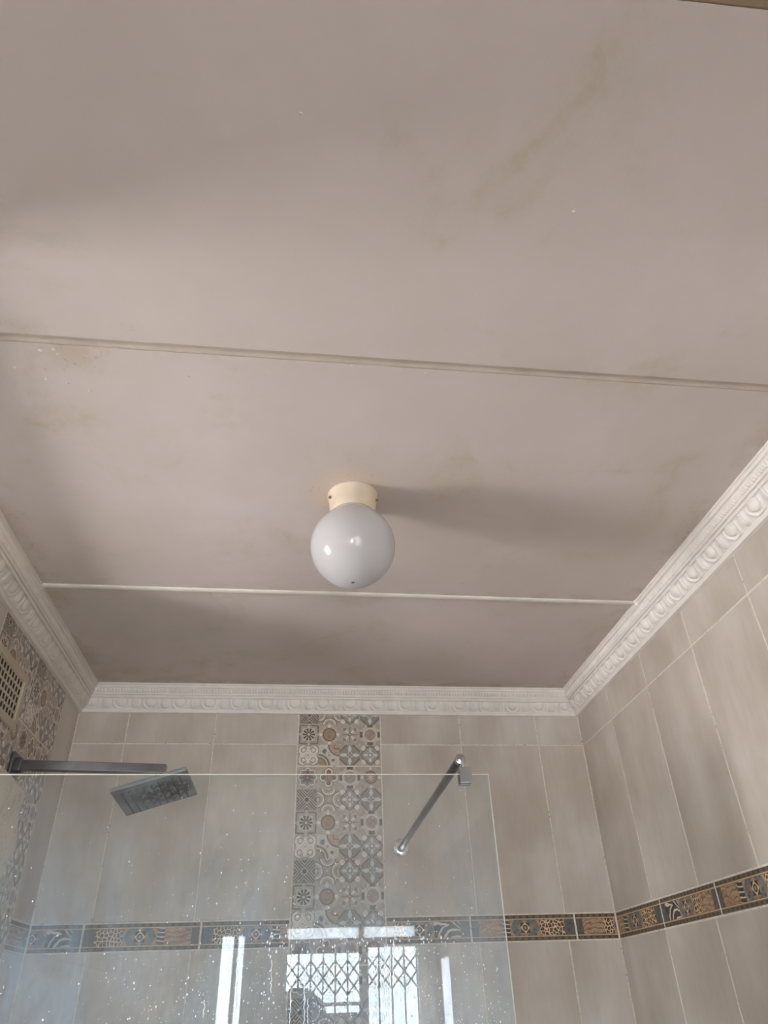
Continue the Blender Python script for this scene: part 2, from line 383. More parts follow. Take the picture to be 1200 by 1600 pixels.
def border_art(order, name, seed):
    """order: list of (kind, width fraction)"""
    W, H = 560, 124; A = Art(W, H, (168, 140, 110)); yy, xx = np.mgrid[0:H, 0:W]; y = (yy+.5)/H; X = (xx+.5)
    n1 = vnoise(H, W, (40, 9), seed); n2 = vnoise(H, W, (120, 26), seed+1); n3 = vnoise(H, W, (14, 30), seed+2)
    pos = 0
    for kind, fr in order:
        a, b = pos*W, (pos+fr)*W; pos += fr; inn = ((X >= a) & (X < b)).astype(float); u = (X-a)/H; v = y; mid = (b-a)/2/H
        if kind == 'dark': A.paint(inn, (84, 78, 76)); A.paint(inn*(n2 > .55), (104, 98, 96), .5)
        elif kind == 'wood':
            A.paint(inn, (176, 146, 116)); w = np.sin(v*34+3*np.sin(u*2.5+seed)+5*n1); A.paint(inn*(w > .75), (112, 84, 62), .8); A.paint(inn*(w < -.6), (186, 152, 116), .6); A.paint(inn*(n3 > .7), (134, 102, 76), .4)
        elif kind == 'leo':
            rg = np.random.default_rng(seed+9); nx, ny = max(1, int(round((b-a)/18))), 6; P = []
            for i in range(-1, nx+1):
                for j in range(ny): P.append((a+(i+.5+.5*(j % 2)+rg.uniform(-.42, .42))*18, (j+.5+rg.uniform(-.40, .40))*H/ny))
            D = np.sort(np.stack([np.hypot((xx-px), (yy-py)) for px, py in P]), 0); e_ = D[1]-D[0]
            A.paint(inn, (224, 196, 158)); A.paint(inn*np.clip((e_-3.6)/1.2, 0, 1), (62, 40, 28)); A.paint(inn*np.clip((3.8-D[0])/1.5, 0, 1), (166, 118, 78), .9)
        elif kind in ('zeb', 'zebs'):
            A.paint(inn, (58, 50, 46))
            if kind == 'zebs': s_ = np.sin(v*40+1.2*np.sin(u*6))
            else: s_ = np.sin(30*np.abs(v-.45-.22*np.sin(u*2.6))*(.55+.6*u)+9*u*(u > .0)-2.2*np.cos(v*5)+1.2*n1)
            A.paint(inn*np.clip((s_-.45)*6, 0, 1), (214, 204, 192))
        elif kind == 'hex':
            A.paint(inn, (182, 146, 104)); A.paint(inn*(n2 > .6), (160, 124, 86), .5); q = np.maximum(np.abs(u-mid)*.98+np.abs(v-.5)*.62, np.abs(v-.5)*1.28)
            A.paint(inn*np.clip((mid*.98-q)*60, 0, 1), (112, 116, 124)); A.paint(inn*np.clip((mid*.98-q)*60, 0, 1)*(n1 > .55), (78, 84, 94), .7); A.paint(inn*np.clip((mid*.98-q)*60, 0, 1)*(n3 > .72), (140, 122, 98), .7)
            di = np.abs(u-mid)+np.abs(v-.5); sq = np.maximum(np.abs(u-mid), np.abs(v-.5)); A.paint(inn*(di < .36), (172, 132, 88)); A.paint(inn*(sq < .2), (34, 28, 26)); A.paint(inn*(di < .215), (214, 202, 186)); A.paint(inn*(np.hypot(u-mid, v-.5) < .12), (92, 74, 58)); A.paint(inn*(np.hypot(u-mid, v-.5) < .05), (176, 150, 120))
    for s_ in (y, 1-y):
        A.paint((s_ < .145).astype(float), (112, 92, 74)); A.paint((s_ < .145)*(n2 > .5), (92, 76, 62), .6)
        dash = ((X+seed*13) % 36 < 13); A.paint((s_ > .03)*(s_ < .125)*dash, (48, 40, 36), .9)
        A.paint((s_ > .145)*(s_ < .185), (206, 178, 142)); A.paint(((s_ > .185)*(s_ < .20)), (90, 70, 54), .6)
    A.a *= (0.92+0.16*n2)[..., None]
    return A.image(name)
A_ = [('dark', .10), ('leo', .24), ('hex', .29), ('zebs', .07), ('wood', .23), ('dark', .07)]
B_ = [('dark', .07), ('wood', .22), ('leo', .10), ('hex', .27), ('zeb', .25), ('dark', .09)]
IMG_A = border_art(A_, 'safari_print_a', 1); IMG_AR = border_art(A_[::-1], 'safari_print_a_turned', 2)
IMG_B = border_art(B_, 'safari_print_b', 3); IMG_BR = border_art(B_[::-1], 'safari_print_b_turned', 4)

def print_mat(name, img, rough=0.35, mul=1.0):
    m, t, b = new_mat(name); uv = N(t, 'ShaderNodeUVMap'); ti = N(t, 'ShaderNodeTexImage'); ti.image = img; ti.extension = 'REPEAT'
    L(t, uv.outputs[0], ti.inputs[0])
    n = N(t, 'ShaderNodeTexNoise'); n.inputs['Scale'].default_value = 60; g = N(t, 'ShaderNodeTexCoord'); L(t, g.outputs['Object'], n.inputs['Vector'])
    k = mixc(t, maprange(t, n.outputs['Fac'], .3, .7, 0, .1), ti.outputs['Color'], srgb(186, 176, 166))
    L(t, k, b.inputs['Base Color']); b.inputs['Roughness'].default_value = rough
    return m
M_PAT = print_mat('cement_print_tile', IMG_PAT, 0.45)
M_BA = print_mat('safari_border_a', IMG_A); M_BAR = print_mat('safari_border_a_turned', IMG_AR)
M_BB = print_mat('safari_border_b', IMG_B); M_BBR = print_mat('safari_border_b_turned', IMG_BR)

# ------------------------------------------------------------------ walls of separate tiles
TILE_CACHE = {}
def tile_mesh(w, h, mat, uv, name='tile'):
    key = (round(w, 4), round(h, 4), mat.name, uv)
    if key in TILE_CACHE: return TILE_CACHE[key]
    a, b, i, d = w/2, h/2, 0.0012, 0.0012
    vs = [(-a, 0.008, -b), (a, 0.008, -b), (a, 0.008, b), (-a, 0.008, b), (-a, d, -b), (a, d, -b), (a, d, b), (-a, d, b),
          (-a+i, 0, -b+i), (a-i, 0, -b+i), (a-i, 0, b-i), (-a+i, 0, b-i)]
    fs = [(8, 9, 10, 11)]
    for k in range(4):
        l = (k+1) % 4; fs.append((4+k, 4+l, 8+l, 8+k)); fs.append((k, l, 4+l, 4+k))
    me = bpy.data.meshes.new(name); me.from_pydata(vs, [], fs); me.materials.append(mat)
    ul = me.uv_layers.new(name='UVMap'); u0, u1, v0, v1 = uv
    for p in me.polygons:
        for li in p.loop_indices:
            c = me.vertices[me.loops[li].vertex_index].co
            ul.data[li].uv = (u0+(c.x/w+.5)*(u1-u0), v0+(c.z/h+.5)*(v1-v0))
    me.update(); TILE_CACHE[key] = me; return me
GAP = 0.0042
def place(wall, side, u0, u1, z0, z1, mat=None, uv=(0, 1, 0, 1), name='tile'):
    """u runs left to right as seen from inside the room"""
    if u1-u0 < 0.012 or z1-z0 < 0.012: return None
    if name == 'border_tile': u0 += .0008; u1 -= .0008
    if mat is None: mat = M_TILE
    me = tile_mesh(u1-u0-GAP, z1-z0-GAP, mat, uv, name)
    o = bpy.data.objects.new(name, me); C.objects.link(o); o.parent = wall
    um, zm = (u0+u1)/2, (z0+z1)/2; j = random.uniform(-.0003, .0003)
    if side == 'back': o.location = (um, YB+j, zm)
    elif side == 'left': o.location = (XL+j, um, zm); o.rotation_euler = (0, 0, PI/2)
    elif side == 'right': o.location = (XR+j, -um, zm); o.rotation_euler = (0, 0, -PI/2)     # u = -y
    o.rotation_euler.x += 0
    return o

def wall_shell(name, side, holes, th=0.12):
    if side == 'left': th = 0.12
    """grout bed + masonry behind the tiles; name carries the side"""
    bm = bmesh.new(); off = 0.0010
    if side in ('left', 'right'): rects = [(YF-.12, YB+.12, -0.1, ZC+0.05)]
    else: rects = [(XL-off, XR+off, -0.1, ZC+0.05)]
    for h in holes: rects = subtract(rects, h)
    for a, b, c, d in rects:
        if side == 'back': box(bm, a, b, YB+off, YB+th, c, d)
        if side == 'rear': box(bm, a, b, YF-th, YF, c, d)
        if side == 'left': box(bm, XL-th, XL-off, a, b, c, d)
        if side == 'right': box(bm, XR+off, XR+th, a, b, c, d)
    return tag(bm_obj(name, bm, M_PLAST if side == 'rear' else M_GROUT), kind='structure')
wall_back = wall_shell('wall_back', 'back', [])
wall_left = wall_shell('wall_left', 'left', [LW])
wall_right = wall_shell('wall_right', 'right', [RS])
wall_front = wall_shell('wall_front', 'rear', [W1, DR, FL, SL, LR])

# --- end wall
cx0, cx1 = -0.012, 0.2915
joints = [XL+.001, -0.620, -0.311, cx0, cx1, 0.592, 0.888, XR-.001]
ZTOP = ZC-0.03
def vrows(zt): return [(zt, ZTOP), (ZB1, zt), (ZB2-0.55, ZB2), (0.60, ZB2-0.55), (0.0, 0.60)]
for a, b in zip(joints, joints[1:]):
    if abs(a-cx0) < 1e-6: continue
    for z0, z1 in vrows(ZT): place(wall_back, 'back', a, b, z0, z1)
RH = 0.0752
def pattern_column(wall, side, u0, u1, zj):
    """zj = height of the joint between the cut top tile and the one below"""
    h = ZTOP-zj; rows = h/RH
    place(wall, side, u0, u1, zj, ZTOP, M_PAT, (0, 1, 1/8, 1/8+rows/8), 'patterned_tile')
    z = zj
    while z > 0.02:
        z0 = max(0.0, z-8*RH); place(wall, side, u0, u1, z0, z, M_PAT, (0, 1, 1-(z-z0)/RH/8, 1), 'patterned_tile'); z = z0
pattern_column(wall_back, 'back', cx0, cx1, 2.270)
BORD = [(XL+.001, -0.640, M_BB, (.50, 1)), (-0.640, -0.287, M_BA, (0, 1)), (-0.287, cx0, M_BA, (0, .78)),
        (cx1, 0.5675, M_BB, (.22, 1)), (0.5675, 0.918, M_BAR, (0, 1)), (0.918, XR-.001, M_BB, (0, .42))]
for a, b, m_, (ua, ub) in BORD: place(wall_back, 'back', a, b, ZB2, ZB1, m_, (ua, ub, 0, 1), 'border_tile')

# --- right wall (u = -y, from the corner towards the photographer)
def right_run(start, zr, end=-YF-.002):
    us = [-YB+.001]; u = -start
    while u < end: us.append(u); u += 0.2955
    us.append(end)
    for a, b in zip(us, us[1:]):
        for z0, z1 in zr:
            for r in subtract([(a, b, z0, z1)], (-RS[1]-.03, -RS[0]+.03, RS[2]-.03, RS[3]+.03)): place(wall_right, 'right', *r)
right_run(2.280, [(ZT, ZTOP), (ZB1, ZT)]); right_run(2.235, [(ZB2-0.55, ZB2), (0.60, ZB2-0.55), (0, 0.60)])
us = [-YB+.001, -2.235, -1.905]; 
while us[-1] < 2.8: us.append(us[-1]+0.345)
us[-1] = -YF-.002
seq = [(M_BAR, (.16, 1)), (M_BBR, (0, 1)), (M_BAR, (0, 1)), (M_BB, (0, 1)), (M_BA, (0, 1))]
for i, (a, b) in enumerate(zip(us, us[1:])):
    m_, (ua, ub) = seq[i] if i < 5 else seq[i % 5]
    for r in subtract([(a, b, ZB2, ZB1)], (-RS[1]-.03, -RS[0]+.03, RS[2]-.03, RS[3]+.03)):
        place(wall_right, 'right', *r, m_, (0 if i else ua, ub, 0, 1), 'border_tile')

# --- left wall (u = y)
PY0, PYm, PY1 = 1.787, 2.089, 2.391
VENT = (1.785, 2.031, 2.212, 2.366)
place(wall_left, 'left', PY1, YB-.001, ZB1, ZTOP)
for z0, z1 in [(ZB2-0.55, ZB2), (0.60, ZB2-0.55), (0, 0.60)]: place(wall_left, 'left', PY1, YB-.001, z0, z1)
place(wall_left, 'left', PY1, YB-.001, ZB2, ZB1, M_BB, (0.10, 0.50, 0, 1), 'border_tile')
pattern_column(wall_left, 'left', PYm, PY1, 2.2565); pattern_column(wall_left, 'left', PY0, PYm, 2.2565)
lj = [YF+.002]; u = PY0
cols = []
while u > YF+.3: cols.append(u); u -= 0.3
cols.append(u)
lj = [YF+.002]+sorted(cols)
hole = (LW[0]-.012, LW[1]+.012, LW[2]-.035, LW[3]+.035)
for a, b in zip(lj, lj[1:]):
    for z0, z1 in [(ZT, ZTOP), (ZB1, ZT), (ZB2-0.55, ZB2), (0.60, ZB2-0.55), (0, 0.60)]:
        for r in subtract([(a, b, z0, z1)], hole): place(wall_left, 'left', *r)
    for r in subtract([(a, b, ZB2, ZB1)], hole): place(wall_left, 'left', *r, random.choice((M_BA, M_BB, M_BAR)), (0, .86, 0, 1), 'border_tile')

# pale irregular patch with dark marks, raised on the left wall
patch = [(2.00, 2.115), (2.06, 2.112), (2.102, 2.111), (2.163, 2.099), (2.215, 2.101), (2.230, 2.088), (2.226, 2.072), (2.209, 2.052),
         (2.222, 2.03), (2.2275, 2.020), (2.248, 1.985), (2.262, 1.955), (2.245, 1.93), (2.228, 1.912), (2.224, 1.885), (2.2, 1.865), (2.08, 1.85), (1.96, 1.87), (1.95, 2.0)]
bm = bmesh.new(); outer, inner = [], []
cyx, czx = 2.1, 1.98
for a, b in patch:
    outer.append(bm.verts.new((XL-.004, a, b))); inner.append(bm.verts.new((XL+.011, cyx+(a-cyx)*.955, czx+(b-czx)*.965)))
n_ = len(patch)
for i in range(n_): bm.faces.new((outer[i], outer[(i+1) % n_], inner[(i+1) % n_], inner[i]))
bm.faces.new(inner)
m, t, b = new_mat('pale_marked_surface'); g = N(t, 'ShaderNodeTexCoord')
mp = N(t, 'ShaderNodeMapping'); mp.inputs['Scale'].default_value = (60, 60, 24); L(t, g.outputs['Object'], mp.inputs[0])
no = N(t, 'ShaderNodeTexNoise'); no.inputs['Scale'].default_value = 1.3; no.inputs['Detail'].default_value = 2; no.inputs['Distortion'].default_value = 1.2; L(t, mp.outputs[0], no.inputs['Vector'])
d_ = m_mul(t, m_mul(t, no.outputs['Fac'], .5, 'SUBTRACT'), 0, 'ABSOLUTE')
sc_ = N(t, 'ShaderNodeTexNoise'); sc_.inputs['Scale'].default_value = 14; L(t, g.outputs['Object'], sc_.inputs['Vector'])
c_ = mixc(t, m_mul(t, maprange(t, d_, 0.0, 0.03, .7, 0), maprange(t, sc_.outputs['Fac'], .45, .55, 0, 1)), srgb(214, 202, 184), srgb(128, 116, 104))
L(t, c_, b.inputs['Base Color']); b.inputs['Roughness'].default_value = .8
bm_obj('pale_wall_patch', bm, m, wall_left)

# ------------------------------------------------------------------ floor, ceiling, window wall trim
bm = bmesh.new(); box(bm, XL-.1, XR+.1, YF-.1, YB+.1, -0.12, 0.0)
tag(bm_obj('floor', bm, M_FLOOR), kind='structure')
bm = bmesh.new(); box(bm, XL-.12, XR+.12, YF-.12, YB+.12, ZC+0.0065, ZC+0.12)
ceiling = tag(bm_obj('ceiling', bm, M_PLAST), kind='structure')
S1 = ((XL, 0.899), (XR, 0.9135)); S2 = ((XL, 1.802), (XR, 1.8145)); S0 = ((XL, 0.292), (XR, 0.277)); S3 = ((XL, -0.62), (XR, -0.62))
lines = [((XL, YF), (XR, YF)), ((XL, -1.52), (XR, -1.52)), S3, S0, S1, S2, ((XL, YB), (XR, YB))]
GR_W = .0100
for (a, b) in zip(lines, lines[1:]):
    vs = []; ga = GR_W if a in (S0, S1) else .002; gb = GR_W if b in (S0, S1) else .002
    n = 60; fs = []
    for k in range(n+1):
        tt = k/n; x = XL-.001+(XR-XL+.002)*tt; ya = a[0][1]+(a[1][1]-a[0][1])*tt+ga+random.uniform(-.0004, .0004); yb = b[0][1]+(b[1][1]-b[0][1])*tt-gb+random.uniform(-.0004, .0004)
        vs += [(x, ya, ZC), (x, yb, ZC), (x, yb, ZC+.0055), (x, ya, ZC+.0055)]
        if k < n:
            q = 4*k; fs += [(q, q+1, q+5, q+4), (q+1, q+2, q+6, q+5), (q+2, q+3, q+7, q+6), (q+3, q, q+4, q+7)]
    mesh_obj('ceiling_board', vs, fs, M_CEIL, ceiling)
def recessed(a, b, w, h, gm_=None):
    """sunken joint batten in the gap between two boards"""
    vs, fs = [], []; n = 60; pr = [(-w/2-.006, h), (-w/2+.001, h), (w*.10, h*.95), (w*.34, h*.5), (w/2-.0002, .0006), (w/2+.001, h+.001)]; k = len(pr)
    for i in range(n+1):
        tt = i/n; x = a[0]+(b[0]-a[0])*tt; y = a[1]+(b[1]-a[1])*tt
        for dy, dz in pr: vs.append((x, y+dy, ZC+dz))
    for i in range(n):
        for j in range(k-1): q = i*k+j; fs.append((q, q+k, q+k+1, q+1))
    return mesh_obj('joint_strip', vs, fs, gm_ or M_GROOVE, ceiling, smooth=True)
def strip(a, b, w, h):
    """half-round joint cover with slightly uneven paint"""
    vs, fs = [], []; n = 90; k = 9
    for i in range(n+1):
        tt = i/n; x = a[0]+(b[0]-a[0])*tt; y = a[1]+(b[1]-a[1])*tt+0.0012*math.sin(tt*9)+random.uniform(-.0003, .0003)
        for j in range(k):
            an = PI*j/(k-1); vs.append((x, y+math.cos(an)*w/2, ZC+.0005-h*math.sin(an)**0.7*(1+random.uniform(-.02, .02))))
    for i in range(n):
        for j in range(k-1): q = i*k+j; fs.append((q, q+k, q+k+1, q+1))
    return mesh_obj('joint_strip', vs, fs, M_STRIP, ceiling, smooth=True)
recessed(S1[0], S1[1], 2*GR_W, .0052); recessed(S0[0], S0[1], 2*GR_W, .0052, simple('brown_joint_grime', srgb(128, 108, 84), .8)); strip((XL+.05, S2[0][1]), (XR-.05, S2[1][1]), .019, .0065)
strip((XL, S3[0][1]), (XR, S3[1][1]), .023, .0085)
strip((XL, -1.52), (XR, -1.52), .023, .0085)
# paint drips and filler pimples beside the strip
bm = bmesh.new()
def ray(px, py): return F+R_*((px-600)/1095.4)-U_*((py-800)/1095.4)
def on_z(px, py, z): d = ray(px, py); return Vector((0, 0, EYE))+d*((z-EYE)/d.z)
def on_y(px, py, y): d = ray(px, py); return Vector((0, 0, EYE))+d*(y/d.y)
def on_x(px, py, x): d = ray(px, py); return Vector((0, 0, EYE))+d*(x/d.x)
for px, py, s_ in ((63, 547, 3.2), (84, 545, 3), (24, 574, 3), (73, 592, 2.6), (105, 599, 2.6), (140, 610, 2.6), (22, 573, 2), (90, 553, 2), (897, 330, 2.2), (470, 177, 2), (550, 571, 1.8), (665, 583, 1.5)):
    p = on_z(px, py, ZC); r = bmesh.ops.create_icosphere(bm, subdivisions=2, radius=s_*.0011)['verts']
    for v in r: v.co = Vector((v.co.x*1.3, v.co.y, v.co.z*.7))+p
tag(bm_obj('paint_drips', bm, M_STRIP, ceiling, smooth=True), kind='stuff')

# ------------------------------------------------------------------ plaster cornice: egg-and-dart with a beaded row
# profile (w from the wall, d below the ceiling), zone
PROF = [(.0630, .0000, 'p'), (.0630, .0050, 'p'), (.0585, .0058, 'p'), (.0565, .0085, 'p'), (.0600, .0105, 'p'), (.0585, .0150, 'p'), (.0525, .0155, 'p'),
        (.0530, .0180, 'b'), (.0455, .0300, 'b'), (.0430, .0318, 'p'), (.0475, .0328, 'p'), (.0455, .0378, 'p'), (.0395, .0382, 'p'), (.0390, .0412, 'p'), (.0435, .0420, 'p'), (.0405, .0468, 'p'), (.0340, .0472, 'p'),
        (.0350, .0490, 'e'), (.0150, .0790, 'e'), (.0135, .0805, 'p'), (.0150, .0820, 'p'), (.0130, .0860, 'p'), (.0115, .0915, 'p'), (.0000, .0915, 'p')]
def profile_samples():
    out = []
    for (a, b) in zip(PROF, PROF[1:]):
        k = 24 if (a[2] == 'e' and b[2] == 'e') else 6 if (a[2] == 'b' and b[2] == 'b') else 1
        for i in range(k):
            tt = i/k; w = a[0]+(b[0]-a[0])*tt; d = a[1]+(b[1]-a[1])*tt
            z = a[2] if (k > 1) else 'p'
            if z == 'e': w += .0042*math.sin(PI*tt); d += .0030*math.sin(PI*tt)
            out.append((w, d, z, tt if k > 1 else 0))
    out.append((PROF[-1][0], PROF[-1][1], 'p', 0)); return out
PS = profile_samples()
EP = 0.1035
def relief(u, zone, v):
    """u array along the wall"""
    if zone == 'b':
        ph = (u/0.0104) % 1.0; return .0034*np.sqrt(np.clip(1-((ph-.5)/.34)**2, 0, 1))*math.sqrt(max(0, 1-((v-.5)/.5)**2))
    if zone == 'e':
        p = ((u/EP+.5) % 1.0-.5); q = np.hypot(p/.175, (v-.26)/.52); h = .0062*np.sqrt(np.clip(1-q*q, 0, 1))
        h += .0034*np.exp(-((q-1.42)/.20)**2)*np.clip((v+.05)/.1, 0, 1)
        l = np.abs(((u/EP) % 1.0)-.5); lw = .155-.10*abs(v-.45)
        leaf = np.clip(1-(l/lw)**2, 0, 1)*(.0046+.0018*np.cos(l*2*PI/.075))
        h = np.maximum(h, leaf*min(1, (1-v)*4))
        h += .0014*np.exp(-((v-.93)/.05)**2)*(0.6+.4*np.cos(u*2*PI/(EP/6)))
        return h-.0006
    return np.zeros_like(u)
def cornice(name, side, mat, fine, full, amp=1.0, du=.0026, wob=0.0, ph=0.0):
    a0, a1 = full; f0, f1 = fine
    us = list(np.arange(f0, f1, du)) + [f1]
    if a0 < f0: us = list(np.arange(a0, f0-.01, .02)) + us
    us = np.array(us); nu, nv = len(us), len(PS); V = np.zeros((nv, nu, 3)); sm = []
    k1 = vnoise(4, nu, (max(4, nu//60), 2), 9)[1]-.5
    for j, (w, d, z, tt) in enumerate(PS):
        a = PS[max(0, j-1)]; b = PS[min(nv-1, j+1)]; tw, td = b[0]-a[0], b[1]-a[1]; l = math.hypot(tw, td) or 1; nw, nd = td/l, -tw/l
        h = relief(us+ph, z, tt)*amp
        if side == 'back': h[(us < XL+.045) | (us > XR-.045)] *= .5
        h += wob*k1*(.4+z.count('e'))
        ww = w+h*nw*(1 if j < nv-1 else 0); dd = d+h*nd
        if side == 'back':
            x = np.clip(us, XL+w, XR-w); V[j, :, 0] = x; V[j, :, 1] = YB-ww
        else:
            stepw = np.where((us < 1.815) & (j <= 6), .0035, 0.0)+np.where((np.abs(us-1.808) < .006) & (j < 7), .003, 0)
            y = np.minimum(us, YB-w); V[j, :, 1] = y; V[j, :, 0] = (XL+ww+stepw) if side == 'left' else (XR-ww-stepw)
        V[j, :, 2] = ZC-dd
        if j == 0: V[j, :, 2] = ZC+.003
    idx = np.arange(nv*nu).reshape(nv, nu)
    q = np.stack([idx[:-1, :-1], idx[:-1, 1:], idx[1:, 1:], idx[1:, :-1]], -1).reshape(-1, 4)
    if side == 'left': q = q[:, ::-1]
    me = bpy.data.meshes.new(name); me.vertices.add(nv*nu); me.vertices.foreach_set('co', V.reshape(-1))
    me.loops.add(len(q)*4); me.loops.foreach_set('vertex_index', q.reshape(-1).astype(np.int32)); me.polygons.add(len(q))
    me.polygons.foreach_set('loop_start', np.arange(0, len(q)*4, 4, dtype=np.int32)); me.polygons.foreach_set('loop_total', np.full(len(q), 4, np.int32))
    sm = np.repeat([PS[j][2] == 'e' for j in range(nv-1)], nu-1); me.polygons.foreach_set('use_smooth', sm)
    me.materials.append(mat); me.update(calc_edges=True); me.validate()
    o = bpy.data.objects.new(name, me); C.objects.link(o); return tag(o, kind='structure')
cornice('trim_1', 'back', M_CORN, (XL, XR), (XL, XR), amp=1.15, ph=.03)
cornice('trim_2', 'right', M_CORN, (.55, YB), (YF, YB), amp=1.45, ph=.02)
cornice('trim_3', 'left', M_CORNL, (1.0, YB), (YF, YB), amp=.8, wob=.002, ph=.05)
# filler blob at the left joint
bm = bmesh.new(); p = on_z(66, 914, ZC)
for i in range(5):
    r = bmesh.ops.create_icosphere(bm, subdivisions=2, radius=.006)['verts']
    for v in r: v.co = Vector((v.co.x*1.3, v.co.y*.9, v.co.z*.8))+Vector((XL+.064-i*.004+random.uniform(-.002, .002), 1.803+random.uniform(-.004, .004), ZC-.003-i*.0015))
bm_obj('filler_lump', bm, M_CORNL, ceiling, smooth=True)

# ------------------------------------------------------------------ glass
def thin_glass(name, tint=(.97, .985, .98), film_glare=0.0, f0=.045):
    m, t, b = new_mat(name); t.nodes.remove(b); out = t.nodes['Material Output']
    lw = N(t, 'ShaderNodeLayerWeight'); lw.inputs['Blend'].default_value = .5
    fz = m_mul(t, lw.outputs['Facing'], 5.0, 'POWER'); fr = m_mul(t, m_mul(t, fz, .97), f0, 'ADD')
    tr = N(t, 'ShaderNodeBsdfTransparent'); tr.inputs[0].default_value = (*tint, 1)
    gl = N(t, 'ShaderNodeBsdfGlossy'); gl.inputs['Roughness'].default_value = 0.0
    mx = N(t, 'ShaderNodeMixShader'); L(t, fr, mx.inputs[0]); L(t, tr.outputs[0], mx.inputs[1]); L(t, gl.outputs[0], mx.inputs[2])
    last = mx
    if film_glare:  # limescale film with bluish glare haze painted in, stronger towards the bottom
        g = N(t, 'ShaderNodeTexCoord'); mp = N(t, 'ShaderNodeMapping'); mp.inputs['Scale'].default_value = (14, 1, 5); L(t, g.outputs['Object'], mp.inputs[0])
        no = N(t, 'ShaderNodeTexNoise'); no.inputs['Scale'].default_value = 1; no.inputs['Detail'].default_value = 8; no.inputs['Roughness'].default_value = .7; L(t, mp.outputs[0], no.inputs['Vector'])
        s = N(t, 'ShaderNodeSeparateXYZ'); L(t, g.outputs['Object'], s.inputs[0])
        fac = m_mul(t, m_mul(t, maprange(t, no.outputs['Fac'], .35, .75, .3, 1.3), maprange(t, s.outputs['Z'], 1.50, 1.96, 1, .12)), film_glare)
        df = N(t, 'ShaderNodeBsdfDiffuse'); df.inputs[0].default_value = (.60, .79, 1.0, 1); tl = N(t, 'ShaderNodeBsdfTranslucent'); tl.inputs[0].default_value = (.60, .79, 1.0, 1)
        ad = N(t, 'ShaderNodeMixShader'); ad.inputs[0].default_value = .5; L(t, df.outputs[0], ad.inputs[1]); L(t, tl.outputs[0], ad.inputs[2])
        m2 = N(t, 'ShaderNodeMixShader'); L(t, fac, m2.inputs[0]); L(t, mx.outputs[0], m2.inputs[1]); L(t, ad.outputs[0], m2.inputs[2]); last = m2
    L(t, last.outputs[0], out.inputs['Surface']); return m
M_GLASS = thin_glass('shower_glass', film_glare=0.25)
M_PANE = thin_glass('window_glass', (.98, 1, 1)); M_TINT = thin_glass('tinted_glass', (.52, .55, .56))
m, t, b = new_mat('frosted_glass'); t.nodes.remove(b); tl = N(t, 'ShaderNodeBsdfTranslucent'); gl = N(t, 'ShaderNodeBsdfGlossy'); gl.inputs['Roughness'].default_value = .3; mx = N(t, 'ShaderNodeMixShader'); mx.inputs[0].default_value = .05
g = N(t, 'ShaderNodeTexCoord'); no = N(t, 'ShaderNodeTexNoise'); no.inputs['Scale'].default_value = 14; L(t, g.outputs['Object'], no.inputs['Vector']); rr = ramp(t, [(.3, (.80, .86, .90)), (.7, (.92, .96, 1.0))]); L(t, no.outputs['Fac'], rr.inputs[0]); L(t, rr.outputs[0], tl.inputs[0])
L(t, tl.outputs[0], mx.inputs[1]); L(t, gl.outputs[0], mx.inputs[2]); L(t, mx.outputs[0], t.nodes['Material Output'].inputs['Surface']); M_FROST = m
M_EDGE = simple('ground_glass_edge', (.80, .86, .82), .35)
M_EDGE.node_tree.nodes['Principled BSDF'].inputs['Subsurface Weight'].default_value = 0.0

screen = empty('shower_screen', (-0.19, GY, 0), 'clear fixed glass shower screen with water marks in front of the end wall', 'shower screen')
GX1, GZ1, GT = 0.4165, 1.9725, 0.004
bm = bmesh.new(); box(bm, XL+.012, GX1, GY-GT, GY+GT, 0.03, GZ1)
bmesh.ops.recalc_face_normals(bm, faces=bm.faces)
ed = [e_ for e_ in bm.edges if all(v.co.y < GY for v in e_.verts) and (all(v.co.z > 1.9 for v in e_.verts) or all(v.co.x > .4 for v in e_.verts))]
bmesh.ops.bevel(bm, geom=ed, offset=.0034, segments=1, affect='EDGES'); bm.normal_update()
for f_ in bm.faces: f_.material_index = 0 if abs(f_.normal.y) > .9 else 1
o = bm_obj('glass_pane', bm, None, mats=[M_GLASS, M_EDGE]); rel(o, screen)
bm = bmesh.new(); box(bm, XL+.0005, XL+.020, GY-.011, GY-.0045, 0.0, GZ1); box(bm, XL+.0005, XL+.020, GY+.0045, GY+.011, 0.0, GZ1); box(bm, XL+.0005, XL+.010, GY-.0046, GY+.0046, 0, GZ1)
rel(bm_obj('wall_channel', bm, M_CHROME), screen)
bm = bmesh.new(); box(bm, XL+.02, GX1, GY-.012, GY-.0045, 0.0, .04); box(bm, XL+.02, GX1, GY+.0045, GY+.012, 0.0, .04); box(bm, XL+.02, GX1, GY-.0046, GY+.0046, 0, .028)
rel(bm_obj('floor_channel', bm, M_CHROME), screen)

